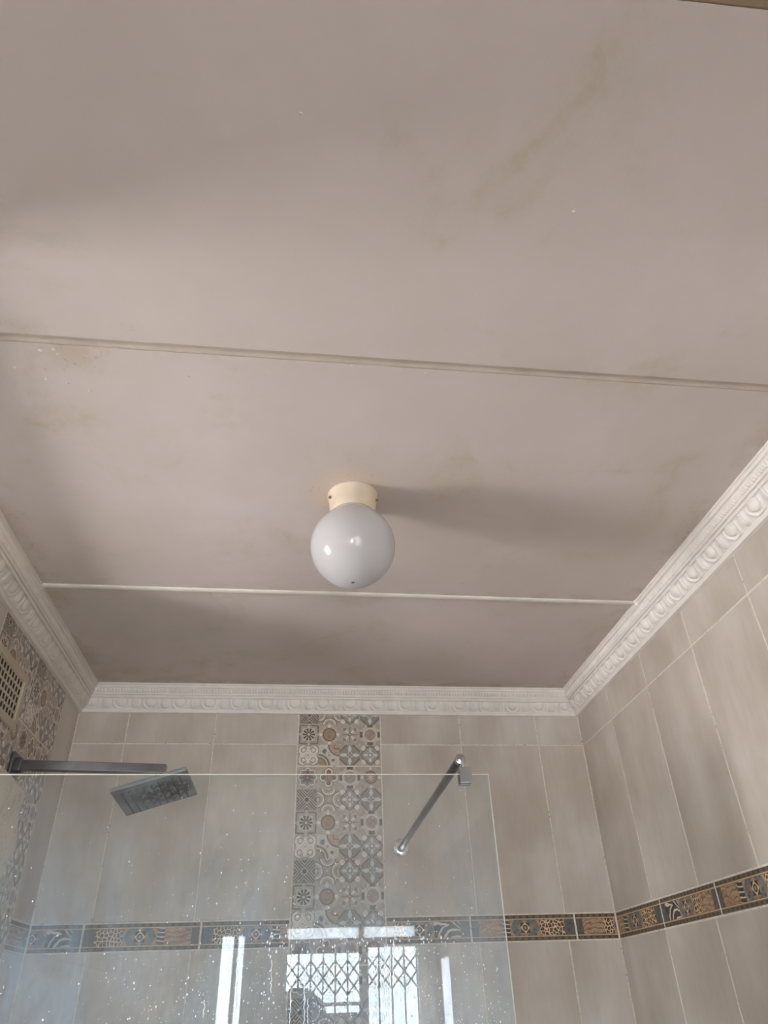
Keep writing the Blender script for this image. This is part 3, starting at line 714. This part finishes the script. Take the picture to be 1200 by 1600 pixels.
# water drops and runs on the glass
m, t, b = new_mat('water_drop'); b.inputs['Base Color'].default_value = (.93, .96, 1, 1); b.inputs['Roughness'].default_value = .08
b.inputs['Coat Weight'].default_value = .6
M_DROP = m
bm = bmesh.new()
def drop(x, z, r, st=1.0):
    side = -1
    vs = bmesh.ops.create_icosphere(bm, subdivisions=1, radius=1)['verts']
    for v in vs: v.co = Vector((x+v.co.x*r, GY-GT-.0001+v.co.y*r*.45, z+v.co.z*r*st))
cnt = 0
while cnt < 2300:
    x = random.uniform(XL+.1, GX1-.01); z = random.uniform(1.45, 1.95)
    pz = (1.97-z)/.5; dens = .02+.98*pz**3.0
    px = .55+.45*math.sin(x*7+1)+(.5 if -.35 < x < .1 else 0)+(.45 if x > .2 else 0)
    if random.random() > dens*px: continue
    drop(x, z, random.choice((.0004, .0005, .0005, .0006, .0006, .0007, .0009, .0011, .0014)), random.uniform(.9, 1.7)); cnt += 1
for i in range(120):   # fringe that hangs under the reflected lintel
    x = random.uniform(-.05, .30); drop(x, random.gauss(1.655, .012), random.uniform(.0008, .0017), random.uniform(1, 2.5))
rel(tag(bm_obj('water_drops', bm, M_DROP), kind='stuff'), screen)
bm = bmesh.new()
for px, y0, y1 in ((477, 1500, 1600), (455, 1495, 1600), (371, 1495, 1590), (425, 1500, 1552), (601, 1475, 1600), (610, 1480, 1600), (596, 1490, 1560), (482, 1560, 1600), (320, 1562, 1590), (590, 1500, 1590), (615, 1470, 1540)):
    a = on_y(px, y0, GY); b_ = on_y(px-2, y1, GY); k = 16; pts = []
    for i in range(k+1):
        q = a.lerp(b_, i/k); pts.append((q.x+random.uniform(-.0015, .0015), q.z, random.uniform(.0004, .0009)))
    for (x0, z0, r0), (x1, z1, r1) in zip(pts, pts[1:]):
        y_ = GY-GT; vv = [bm.verts.new(c) for c in ((x0-r0, y_, z0), (x0, y_-r0, z0), (x0+r0, y_, z0), (x1+r1, y_, z1), (x1, y_-r1, z1), (x1-r1, y_, z1))]
        bm.faces.new((vv[0], vv[1], vv[4], vv[5])); bm.faces.new((vv[1], vv[2], vv[3], vv[4]))
rel(tag(bm_obj('water_runs', bm, M_DROP), kind='stuff'), screen)

# ------------------------------------------------------------------ support bar
BX, BZ = 0.351, 1.999
bar = empty('support_bar', (BX, YB, BZ), 'round chrome support bar running from the glass screen to the end wall', 'support bar')
bm = bmesh.new(); cyl(bm, (BX, GY-.012, BZ), (BX, YB-.006, BZ), .0095, 32)
rel(bm_obj('tube', bm, M_DARKCH, smooth=True, bevel=.0008), bar)
bm = bmesh.new(); lathe(bm, [(0, 0), (.0075, 0), (.0085, .0008), (.0112, .0010), (.0112, .009), (.0096, .010), (.0096, .02)], (BX, GY-.022, BZ), (0, 1, 0), 40)
rel(bm_obj('end_cap', bm, M_CHROME, smooth=True), bar)
bm = bmesh.new(); cyl(bm, (BX+.006, GY-.003, BZ-.006), (BX+.008, GY-.003, BZ-.024), .0055, 20)
rel(bm_obj('clamp_stem', bm, M_BRIGHT, smooth=True), bar)
bm = bmesh.new(); c0 = BX+.011
box(bm, c0-.0135, c0+.0135, GY-.014, GY-.0042, GZ1-.022, GZ1+.012); box(bm, c0-.0135, c0+.0135, GY+.0042, GY+.014, GZ1-.022, GZ1+.012); box(bm, c0-.0135, c0+.0135, GY-.0042, GY+.0042, GZ1+.001, GZ1+.012)
rel(bm_obj('glass_clamp', bm, M_CHROME, bevel=.001), bar)
bm = bmesh.new(); lathe(bm, [(.0098, -.030), (.0135, -.030), (.0150, -.026), (.0150, -.010), (.0215, -.010), (.0262, -.007), (.0270, -.002), (.0270, .0)], (BX, YB, BZ), (0, 1, 0), 48)
rel(bm_obj('wall_flange', bm, M_BRIGHT, smooth=True), bar)

# ------------------------------------------------------------------ shower arm and head
AY, AZ = 2.10, 2.139
shower = empty('wall_shower', (XL, AY, AZ), 'dark square shower arm with tilted grimy square head beside the vent', 'shower head')
AZe = AZ-.012
arm_dir = Vector((0.425, 0, AZe-AZ)).normalized()
Ma = Matrix.Translation(Vector((XL, AY, AZ))) @ Matrix.Rotation(math.atan2(AZ-AZe, .425), 4, 'Y')
bm = bmesh.new(); box(bm, .008, .420, -.0125, .0125, -.0125, .0125, Ma)
rel(bm_obj('arm', bm, M_DARKCH, bevel=.0015), shower)
bm = bmesh.new(); box(bm, 0.0005, .010, -.030, .030, -.030, .030, Ma); box(bm, 0.009, .028, -.017, .017, -.017, .017, Ma)
rel(bm_obj('wall_plate', bm, M_DARKCH, bevel=.002), shower)
Hc = Vector((-.3955, 2.0958, 2.0601)); Rh = Matrix(((.9579, .0437, -.2837), (-.0188, .9958, .0897), (.2864, -.0805, .9547))).to_4x4(); Mh = Rh.copy(); Mh.translation = Hc
up = Rh.to_3x3() @ Vector((0, 0, 1)); nut = Vector((XL, AY, AZ))+arm_dir*.402
top = Hc+up*.012
bm = bmesh.new(); cyl(bm, nut-Vector((0, 0, .012)), nut-Vector((0, 0, .030)), .011, 6); cyl(bm, top+up*.0, top+up*.016, .019, 28, .014)
cyl(bm, top+up*.010, nut-Vector((0, 0, .026)), .008, 20)
rel(bm_obj('swivel_joint', bm, M_BRIGHT, smooth=True), shower)
m, t, b = new_mat('limescaled_face'); g = N(t, 'ShaderNodeTexCoord'); mp = N(t, 'ShaderNodeMapping'); L(t, g.outputs['Object'], mp.inputs[0])
no = N(t, 'ShaderNodeTexNoise'); no.inputs['Scale'].default_value = 45; no.inputs['Detail'].default_value = 5; L(t, g.outputs['Object'], no.inputs['Vector'])
wv = N(t, 'ShaderNodeTexNoise'); wv.inputs['Scale'].default_value = 12; L(t, g.outputs['Object'], wv.inputs['Vector'])
cr = ramp(t, [(.3, srgb(112, 115, 120)), (.7, srgb(146, 149, 152))]); L(t, wv.outputs['Fac'], cr.inputs[0])
vd = N(t, 'ShaderNodeVectorMath', operation='DISTANCE'); L(t, g.outputs['Object'], vd.inputs[0]); vd.inputs[1].default_value = (.025, 0, 0)
gm = m_mul(t, maprange(t, vd.outputs['Value'], .05, .095, 1, .0), maprange(t, no.outputs['Fac'], .42, .50, 0, 1))
cc = mixc(t, gm, cr.outputs[0], srgb(34, 25, 20)); L(t, cc, b.inputs['Base Color']); b.inputs['Roughness'].default_value = .45; b.inputs['Metallic'].default_value = .35
M_FACE = m
def head_part(name, bm, mat, **kw):
    o = bm_obj(name, bm, mat, **kw); o.parent = shower
    o.matrix_parent_inverse = Matrix.Translation(-shower.location); o.matrix_basis = Mh; return o
bm = bmesh.new(); box(bm, -.1, .1, -.1, .1, 0, .012)
body_head = head_part('head_plate', bm, M_FACE, bevel=.0025)
bm = bmesh.new()
for i in range(9):
    x = -.076+i*.019
    box(bm, x-.0060, x+.0060, -.083, .083, -.0018, .0006)
head_part('nozzle_ribs', bm, M_FACE, bevel=.0006)
bm = bmesh.new()
for i in range(9):
    for j in range(11):
        x, y = -.076+i*.019, -.075+j*.015
        cyl(bm, (x, y, -.0012), (x, y, -.0058), .0031, 8, .0020)
m = simple('rubber_nozzle', srgb(78, 76, 74), .7)
t = m.node_tree; b = t.nodes['Principled BSDF']; g = N(t, 'ShaderNodeTexCoord'); no = N(t, 'ShaderNodeTexNoise'); no.inputs['Scale'].default_value = 30; L(t, g.outputs['Object'], no.inputs['Vector'])
vd = N(t, 'ShaderNodeVectorMath', operation='DISTANCE'); L(t, g.outputs['Object'], vd.inputs[0]); vd.inputs[1].default_value = (.03, 0, 0)
gm = m_mul(t, maprange(t, vd.outputs['Value'], .03, .09, 1, 0), maprange(t, no.outputs['Fac'], .38, .48, 0, 1))
L(t, mixc(t, gm, srgb(92, 94, 96), srgb(22, 15, 12)), b.inputs['Base Color'])
tag(head_part('nozzles', bm, m), kind='stuff')

# ------------------------------------------------------------------ vent grille on the left wall
vy0, vy1, vz0, vz1 = VENT
vent = empty('air_vent', (XL, (vy0+vy1)/2, vz0), 'cream rectangular air vent grille of small slots on patterned tiles', 'vent')
bm = bmesh.new(); fw = .020; X0, X1 = XL+.0005, XL+.009
for a, b_, c, d in ((vy0, vy1, vz0, vz0+fw), (vy0, vy1, vz1-fw, vz1), (vy0, vy0+fw, vz0+fw, vz1-fw), (vy1-fw, vy1, vz0+fw, vz1-fw)): box(bm, X0, X1, a, b_, c, d)
rel(bm_obj('frame', bm, M_CREAM, bevel=.0012), vent)
nx_, nz_ = 9, 5; gy0, gy1, gz0, gz1 = vy0+fw, vy1-fw, vz0+fw, vz1-fw
py_, pz_ = (gy1-gy0)/nx_, (gz1-gz0)/nz_
bm = bmesh.new()
for i in range(nx_+1): y_ = gy0+i*py_; box(bm, X0+.001, X1-.005, max(gy0, y_-.0024), min(gy1, y_+.0024), gz0, gz1)
for j in range(nz_+1): z_ = gz0+j*pz_; box(bm, X0+.001, X1-.0052, gy0, gy1, max(gz0, z_-.0030), min(gz1, z_+.0030))
rel(bm_obj('grille', bm, M_CREAM), vent)
bm = bmesh.new(); box(bm, X0, X0+.0012, gy0, gy1, gz0, gz1)  # dark sheet stands in for the shade inside the vent slots
rel(bm_obj('slot_shade_back', bm, M_DARK), vent)

# ------------------------------------------------------------------ ceiling lamp
LX, LY = 0.0992, 1.3332
lamp = empty('ceiling_lamp', (LX, LY, ZC), 'white opal glass globe ceiling lamp on a cream round holder', 'ceiling lamp')
m = simple('aged_cream_plastic', srgb(212, 195, 174), .42, bump=.05, var=.03); M_RING = m
bm = bmesh.new(); lathe(bm, [(.0595, 0), (.0595, -.003), (.0578, -.005), (.0545, -.030), (.0520, -.050), (.0500, -.053), (.046, -.053)], (LX, LY, ZC), seg=64)
rel(bm_obj('holder', bm, M_RING, smooth=True), lamp)
m, t, b = new_mat('opal_glass'); b.inputs['Base Color'].default_value = (*srgb(192, 188, 189), 1); b.inputs['Roughness'].default_value = .16
b.inputs['Subsurface Weight'].default_value = .35; b.inputs['Subsurface Radius'].default_value = (.03, .03, .03); b.inputs['Subsurface Scale'].default_value = 1.0; b.inputs['IOR'].default_value = 1.5
g = N(t, 'ShaderNodeTexCoord'); no = N(t, 'ShaderNodeTexNoise'); no.inputs['Scale'].default_value = 25; L(t, g.outputs['Object'], no.inputs['Vector'])
bp = N(t, 'ShaderNodeBump'); bp.inputs['Strength'].default_value = .05; bp.inputs['Distance'].default_value = .002; L(t, no.outputs['Fac'], bp.inputs['Height']); L(t, bp.outputs[0], b.inputs['Normal'])
M_OPAL = m
GR = .0955; gc = (LX, LY, ZC-.1405); prof = [(.047, .0935)]
th0 = math.asin(.048/GR)
for i in range(41):
    a = th0+(PI-th0)*i/40; prof.append((GR*math.sin(a) if i < 40 else 0, GR*math.cos(a)))
bm = bmesh.new(); lathe(bm, prof, gc, seg=72)
rel(bm_obj('globe', bm, M_OPAL, smooth=True), lamp)
bm = bmesh.new(); lathe(bm, [(0, -.0022), (.0022, -.002), (.0036, -.0004), (.0038, .001)], (LX-.001, LY-.004, ZC-.1405-GR), seg=16)
rel(bm_obj('seal', bm, simple('scratched_seal', srgb(120, 106, 98), .5), smooth=True), lamp)
for an in (PI+.35, -.30, PI/2):
    d = Vector((math.cos(an), math.sin(an), 0)); p = Vector((LX, LY, ZC-.020))+d*.055
    bm = bmesh.new(); cyl(bm, p, p+d*.006, .0030, 14); rel(bm_obj('screw', bm, simple('rusty_screw', srgb(136, 112, 84), .5, .4), smooth=True), lamp)

# ------------------------------------------------------------------ openings: frames, panes, security lattices
def frame_x(name, q, label, n, mull=(), trans=(), fw=.028, kind='structure', pane=None):
    x0, x1, z0, z1 = q; e_ = tag(empty(name, ((x0+x1)/2, YF, z0)), kind=kind)
    bm = bmesh.new(); ya, yb = YF-.05, YF-.01
    f2 = .010
    for a, b_, c, d in ((x0, x1, z0, z0+f2), (x0, x1, z1-f2, z1), (x0, x0+f2, z0, z1), (x1-f2, x1, z0, z1)): box(bm, a, b_, ya, yb, c, d)
    for xm, w in mull: box(bm, xm-w/2, xm+w/2, ya, yb, z0, z1)
    for zm, w in trans: box(bm, x0, x1, ya, yb, zm-w/2, zm+w/2)
    rel(bm_obj('window_frame' if 'window' in name else 'door_frame', bm, M_WHITE), e_)
    bm = bmesh.new(); box(bm, x0, x1, YF-.034, YF-.030, z0, z1); rel(bm_obj('pane', bm, pane or M_PANE), e_)
    return e_
frame_x('window_1', W1, '', 1, trans=((1.60, .022),), pane=M_TINT); frame_x('window_6', DR, '', 1, pane=M_TINT); frame_x('window_7', LR, '', 1, mull=((-.41, .03),)); frame_x('window_2', FL, '', 1, mull=((.50, .04),), pane=M_FROST); frame_x('window_3', SL, '', 1, mull=((-.41, .03),), pane=M_TINT)  # the low rear one is unseen, added to brighten the room
def side_window(name, side, q, mull=()):
    y0, y1, z0, z1 = q; X = HX if side == 'left' else XR; s = -1 if side == 'left' else 1
    e_ = tag(empty(name, (X, (y0+y1)/2, z0)), kind='structure'); X += s*(.03 if side == 'left' else -.004); bm = bmesh.new(); xa, xb = sorted((X+s*.004, X+s*.045)); f2 = .014
    for a, b_, c, d in ((y0, y1, z0, z0+f2), (y0, y1, z1-f2, z1), (y0, y0+f2, z0, z1), (y1-f2, y1, z0, z1)): box(bm, xa, xb, a, b_, c, d)
    rel(bm_obj('window_frame', bm, M_WHITE), e_)
    xa, xb = sorted((X+s*.026, X+s*.030)) if side == 'left' else (X+.002, X+.004); bm = bmesh.new(); box(bm, xa, xb, y0, y1, z0, z1); return e_, bm
bm = bmesh.new(); hy0, hy1 = .0, 2.1
for r in subtract([(hy0, hy1, 0, ZC)], HW): box(bm, HX-.12, HX, *r)
box(bm, HX-.12, XL-.12, hy0-.1, hy0, 0, ZC); box(bm, HX-.12, XL-.12, hy1, hy1+.1, 0, ZC)
tag(bm_obj('wall_lobby', bm, M_PLAST), kind='structure')
bm = bmesh.new(); box(bm, HX-.12, XL-.12, hy0-.1, hy1+.1, -.1, 0); tag(bm_obj('floor_lobby', bm, M_FLOOR), kind='structure')
bm = bmesh.new(); box(bm, HX-.12, XL-.12, hy0-.1, hy1+.1, ZC, ZC+.1); tag(bm_obj('ceiling_lobby', bm, M_PLAST), kind='structure')
bm = bmesh.new(); a, b_, c, d = LW[0], LW[1], 0, LW[3]
for y0_, y1_, z0_, z1_ in ((a-.0, a+.03, 0, d), (b_-.03, b_, 0, d), (a, b_, d-.03, d)): box(bm, XL-.125, XL+.004, y0_, y1_, z0_, z1_)
tag(bm_obj('door_2', bm, M_WHITE), kind='structure')
e1, bm = side_window('window_4', 'left', HW); rel(bm_obj('pane', bm, M_PANE), e1)
e1, bm = side_window('window_5', 'right', RS); rel(bm_obj('pane', bm, M_FROST), e1)

def lattice(x0, x1, z0, z1, pitch, label, rise=.105):
    """folding steel security lattice: uprights crossed by diamond links"""
    t_ = empty('security_grille', ((x0+x1)/2, YF-.14, z0), label, 'security grille', 'folding security grilles outside the rear glazing')
    n = max(2, int(round((x1-x0)/pitch))); p = (x1-x0)/n
    for i in range(n+1):
        x = x0+p*i; bm = bmesh.new(); box(bm, x-.0055, x+.0055, YF-.146, YF-.134, z0, z1); rel(bm_obj('upright', bm, M_GRILL), t_)
    levels = []
    levels = [z1-.07, z1-.07-rise]
    for zt in levels:
        for i in range(n):
            for s in (0, 1):
                a = Vector((x0+p*i, YF-.140+.004*s, zt-(rise if s else 0))); b_ = Vector((x0+p*(i+1), YF-.140+.004*s, zt-(0 if s else rise)))
                bm = bmesh.new(); d = (b_-a); M_ = d.to_track_quat('X', 'Y').to_matrix().to_4x4(); M_.translation = (a+b_)/2
                box(bm, -d.length/2, d.length/2, -.0055, .0055, -.0055, .0055, M_); rel(bm_obj('lattice_link', bm, M_GRILL), t_)
    return t_
lattice(W1[0]+.005, W1[1]-.005, W1[2]-.02, W1[3]+.02, .0915, 'grey steel diamond lattice outside the small rear window seen mirrored in the glass')
lattice(DR[0]+.005, DR[1]-.005, DR[2]-.02, DR[3]+.02, .093, 'grey steel diamond lattice outside the tall rear window seen mirrored in the glass')
# ------------------------------------------------------------------ the photographer, mirrored faintly in the glass
def bake(o):
    dg = bpy.context.evaluated_depsgraph_get(); me = bpy.data.meshes.new_from_object(o.evaluated_get(dg)); o.modifiers.clear(); old = o.data; o.data = me; me.name = o.name
    me.polygons.foreach_set('use_smooth', [True]*len(me.polygons))
    bpy.data.meshes.remove(old); return o
def skin_obj(name, pts, edges, mat, parent=None, sub=2, root=0):
    me = bpy.data.meshes.new(name); me.from_pydata([p[:3] for p in pts], [], []); me.edges.add(len(edges))
    me.edges.foreach_set('vertices', [i for e_ in edges for i in e_]); me.update()
    me.materials.append(mat); o = bpy.data.objects.new(name, me); C.objects.link(o)
    o.modifiers.new('skin', 'SKIN'); sv = me.skin_vertices
    if not sv:
        bm = bmesh.new(); bm.from_mesh(me); bm.verts.layers.skin.verify(); bm.to_mesh(me); bm.free(); sv = me.skin_vertices
    for i, p in enumerate(pts):
        r = p[3] if isinstance(p[3], tuple) else (p[3], p[3]); sv[0].data[i].radius = r; sv[0].data[i].use_root = (i == root)
    o.modifiers['skin'].use_smooth_shade = True
    if sub: s_ = o.modifiers.new('sub', 'SUBSURF'); s_.levels = sub; s_.render_levels = sub
    bpy.context.view_layer.update(); bake(o)
    if parent: rel(o, parent)
    return o
PX = 0.03
person = empty('person', (PX, -.58, 0), 'person in a dark top holding a phone up, faintly mirrored in the shower glass', 'person')
M_SKIN = simple('skin', srgb(150, 112, 88), .5); M_SHIRT = simple('dark_cotton', srgb(62, 62, 70), .85, bump=.2); M_TROU = simple('denim', srgb(54, 62, 84), .85, bump=.2)
M_HAIR = simple('dark_hair', srgb(34, 28, 26), .5, bump=.6, bscale=120); M_SHOE = simple('dark_shoe', srgb(40, 38, 38), .5)
O_ = Vector((0, 0, EYE)); pc = O_-F*.010-U_*.055-R_*.012
pts, eds = [], []
def add(p, r, link=None):
    pts.append((p[0], p[1], p[2], r)); i = len(pts)-1
    if link is not None: eds.append((link, i))
    return i
pel = add((PX, -.60, .93), (.14, .10)); wai = add((PX, -.60, 1.08), (.125, .09), pel); che = add((PX, -.59, 1.24), (.145, .10), wai); nb = add((PX, -.585, 1.38), (.075, .07), che)
nk = add((PX, -.565, 1.44), .05, nb); jaw = add((PX, -.535, 1.49), (.058, .062), nk); mid = add((PX, -.530, 1.545), (.072, .085), jaw); crn = add((PX, -.535, 1.592), (.062, .072), mid)
nose = add((PX, -.440, 1.532), .011, mid)
for s in (-1, 1):
    sh = add((PX+s*.165, -.585, 1.34), .052, che if False else nb); el = add((PX+s*.215, -.40, 1.12), .040, sh)
    wc = pc+R_*(s*.075)-U_*.085-F*.030; fa = add(Vector((PX+s*.215, -.40, 1.12)).lerp(wc, .45), .036, el); wr = add(wc, .024, fa)
    palm = pc+R_*(s*.058)-U_*.035-F*.012; pm = add(palm, (.020, .030), wr)
    for k in range(4):
        ln = (.9, 1.0, .95, .78)[k]; base = pc+R_*(s*.050)+U_*(.004-.021*k)-F*.004
        b0 = add(base+R_*(s*.002), .0092, pm); b1 = add(base-R_*(s*.000)+F*.016, .0088, b0); b2 = add(base-R_*(s*.026*ln)+F*.017, .0080, b1); b3 = add(base-R_*(s*.044*ln)+F*.014, .0068, b2)
    t0 = add(palm+U_*.020-F*.008, .0115, pm); t1 = add(pc+R_*(s*.030)+U_*.004-F*.016, .0100, t0); t2 = add(pc+R_*(s*.008)+U_*.016-F*.014, .0085, t1)
    hp = add((PX+s*.09, -.60, .86), .088, pel); kn = add((PX+s*.10, -.58, .48), .055, hp); an = add((PX+s*.105, -.60, .10), .036, kn); hl = add((PX+s*.105, -.605, .05), .036, an); toe = add((PX+s*.12, -.44, .032), .030, hl)
skin_obj('body', pts, eds, M_SKIN, person)
P2, E2 = [], []
def q(p, r, l=None):
    P2.append((*p, r)); i = len(P2)-1
    if l is not None: E2.append((l, i))
    return i
a = q((PX, -.60, .80), (.170, .135)); b_ = q((PX, -.60, 1.08), (.140, .106), a); c = q((PX, -.59, 1.24), (.160, .118), b_); d = q((PX, -.585, 1.375), (.090, .085), c)
for s in (-1, 1): e0 = q((PX+s*.165, -.585, 1.34), .068, d); e1 = q((PX+s*.195, -.47, 1.21), .058, e0)
skin_obj('shirt', P2, E2, M_SHIRT, person)
P2, E2 = [], []
a = q((PX, -.60, 1.04), (.140, .104)); b_ = q((PX, -.60, .88), (.150, .118), a)
for s in (-1, 1): h_ = q((PX+s*.09, -.60, .80), .098, b_); k_ = q((PX+s*.10, -.58, .48), .072, h_); n2 = q((PX+s*.105, -.60, .12), .055, k_)
skin_obj('trousers', P2, E2, M_TROU, person)
for s in (-1, 1):
    P2, E2 = [], []; a = q((PX+s*.105, -.625, .050), .044); b_ = q((PX+s*.11, -.54, .046), .044, a); c = q((PX+s*.12, -.42, .036), (.042, .034), b_); skin_obj('shoe', P2, E2, M_SHOE, person, 2)
for s in (-1, 1):
    bm = bmesh.new(); bmesh.ops.create_uvsphere(bm, u_segments=14, v_segments=10, radius=.0115); bmesh.ops.translate(bm, vec=(PX+s*.030, -.452, 1.552), verts=bm.verts); eye = rel(bm_obj('eye', bm, M_WHITE, smooth=True), person)
    bm = bmesh.new(); cyl(bm, (PX+s*.030, -.4420, 1.552), (PX+s*.030, -.4402, 1.552), .0050, 16); ir = bm_obj('iris', bm, M_SHOE, smooth=True); ir.parent = eye
bm = bmesh.new(); bmesh.ops.create_uvsphere(bm, u_segments=16, v_segments=8, radius=1)
for v in bm.verts: v.co = Vector((PX+v.co.x*.022, -.467+v.co.y*.006, 1.498+v.co.z*.006))
rel(bm_obj('mouth', bm, simple('lips', srgb(140, 84, 76), .5), smooth=True), person)
bm = bmesh.new(); bmesh.ops.create_icosphere(bm, subdivisions=5, radius=1)
dl = []
for v in bm.verts:
    n = v.co.copy(); r = 1+.05*math.sin(n.x*23+n.z*11)*math.sin(n.z*19+n.y*7)+.03*math.sin(n.y*31+n.x*17)
    wz = .105 if n.z > 0 else .16; co = Vector((PX+n.x*.118*r, -.555+n.y*.105*r, 1.535+n.z*wz*r))
    if n.z < 0: co.x = PX+(co.x-PX)*(1.08)
    if co.y > -.50 and co.z < 1.590 and abs(co.x-PX) < .075: dl.append(v)
    v.co = co
bmesh.ops.delete(bm, geom=dl, context='VERTS'); rel(bm_obj('hair', bm, M_HAIR, smooth=True), person)
phone = empty('phone', pc, 'dark slim phone held up between both hands, mirrored in the glass', 'phone')
bm = bmesh.new(); Mp = Matrix((R_, U_, F)).transposed().to_4x4(); Mp.translation = pc-F*.001
box(bm, -.0375, .0375, -.080, .080, -.004, .004, Mp); rel(bm_obj('case', bm, simple('black_phone_back', (.02, .02, .022), .2), bevel=.002), phone)
bm = bmesh.new(); box(bm, -.034, .034, -.075, .075, -.0046, -.0041, Mp); rel(bm_obj('screen', bm, simple('dark_screen', (.03, .035, .04), .1)), phone)
for k in range(3):
    bm = bmesh.new(); c0 = Mp @ Vector((-.022 if k else -.022, .062-.020*k-.012, .004)); cyl(bm, c0, c0+F*.0015, .006, 20); rel(bm_obj('lens', bm, M_CHROME, smooth=True), phone)
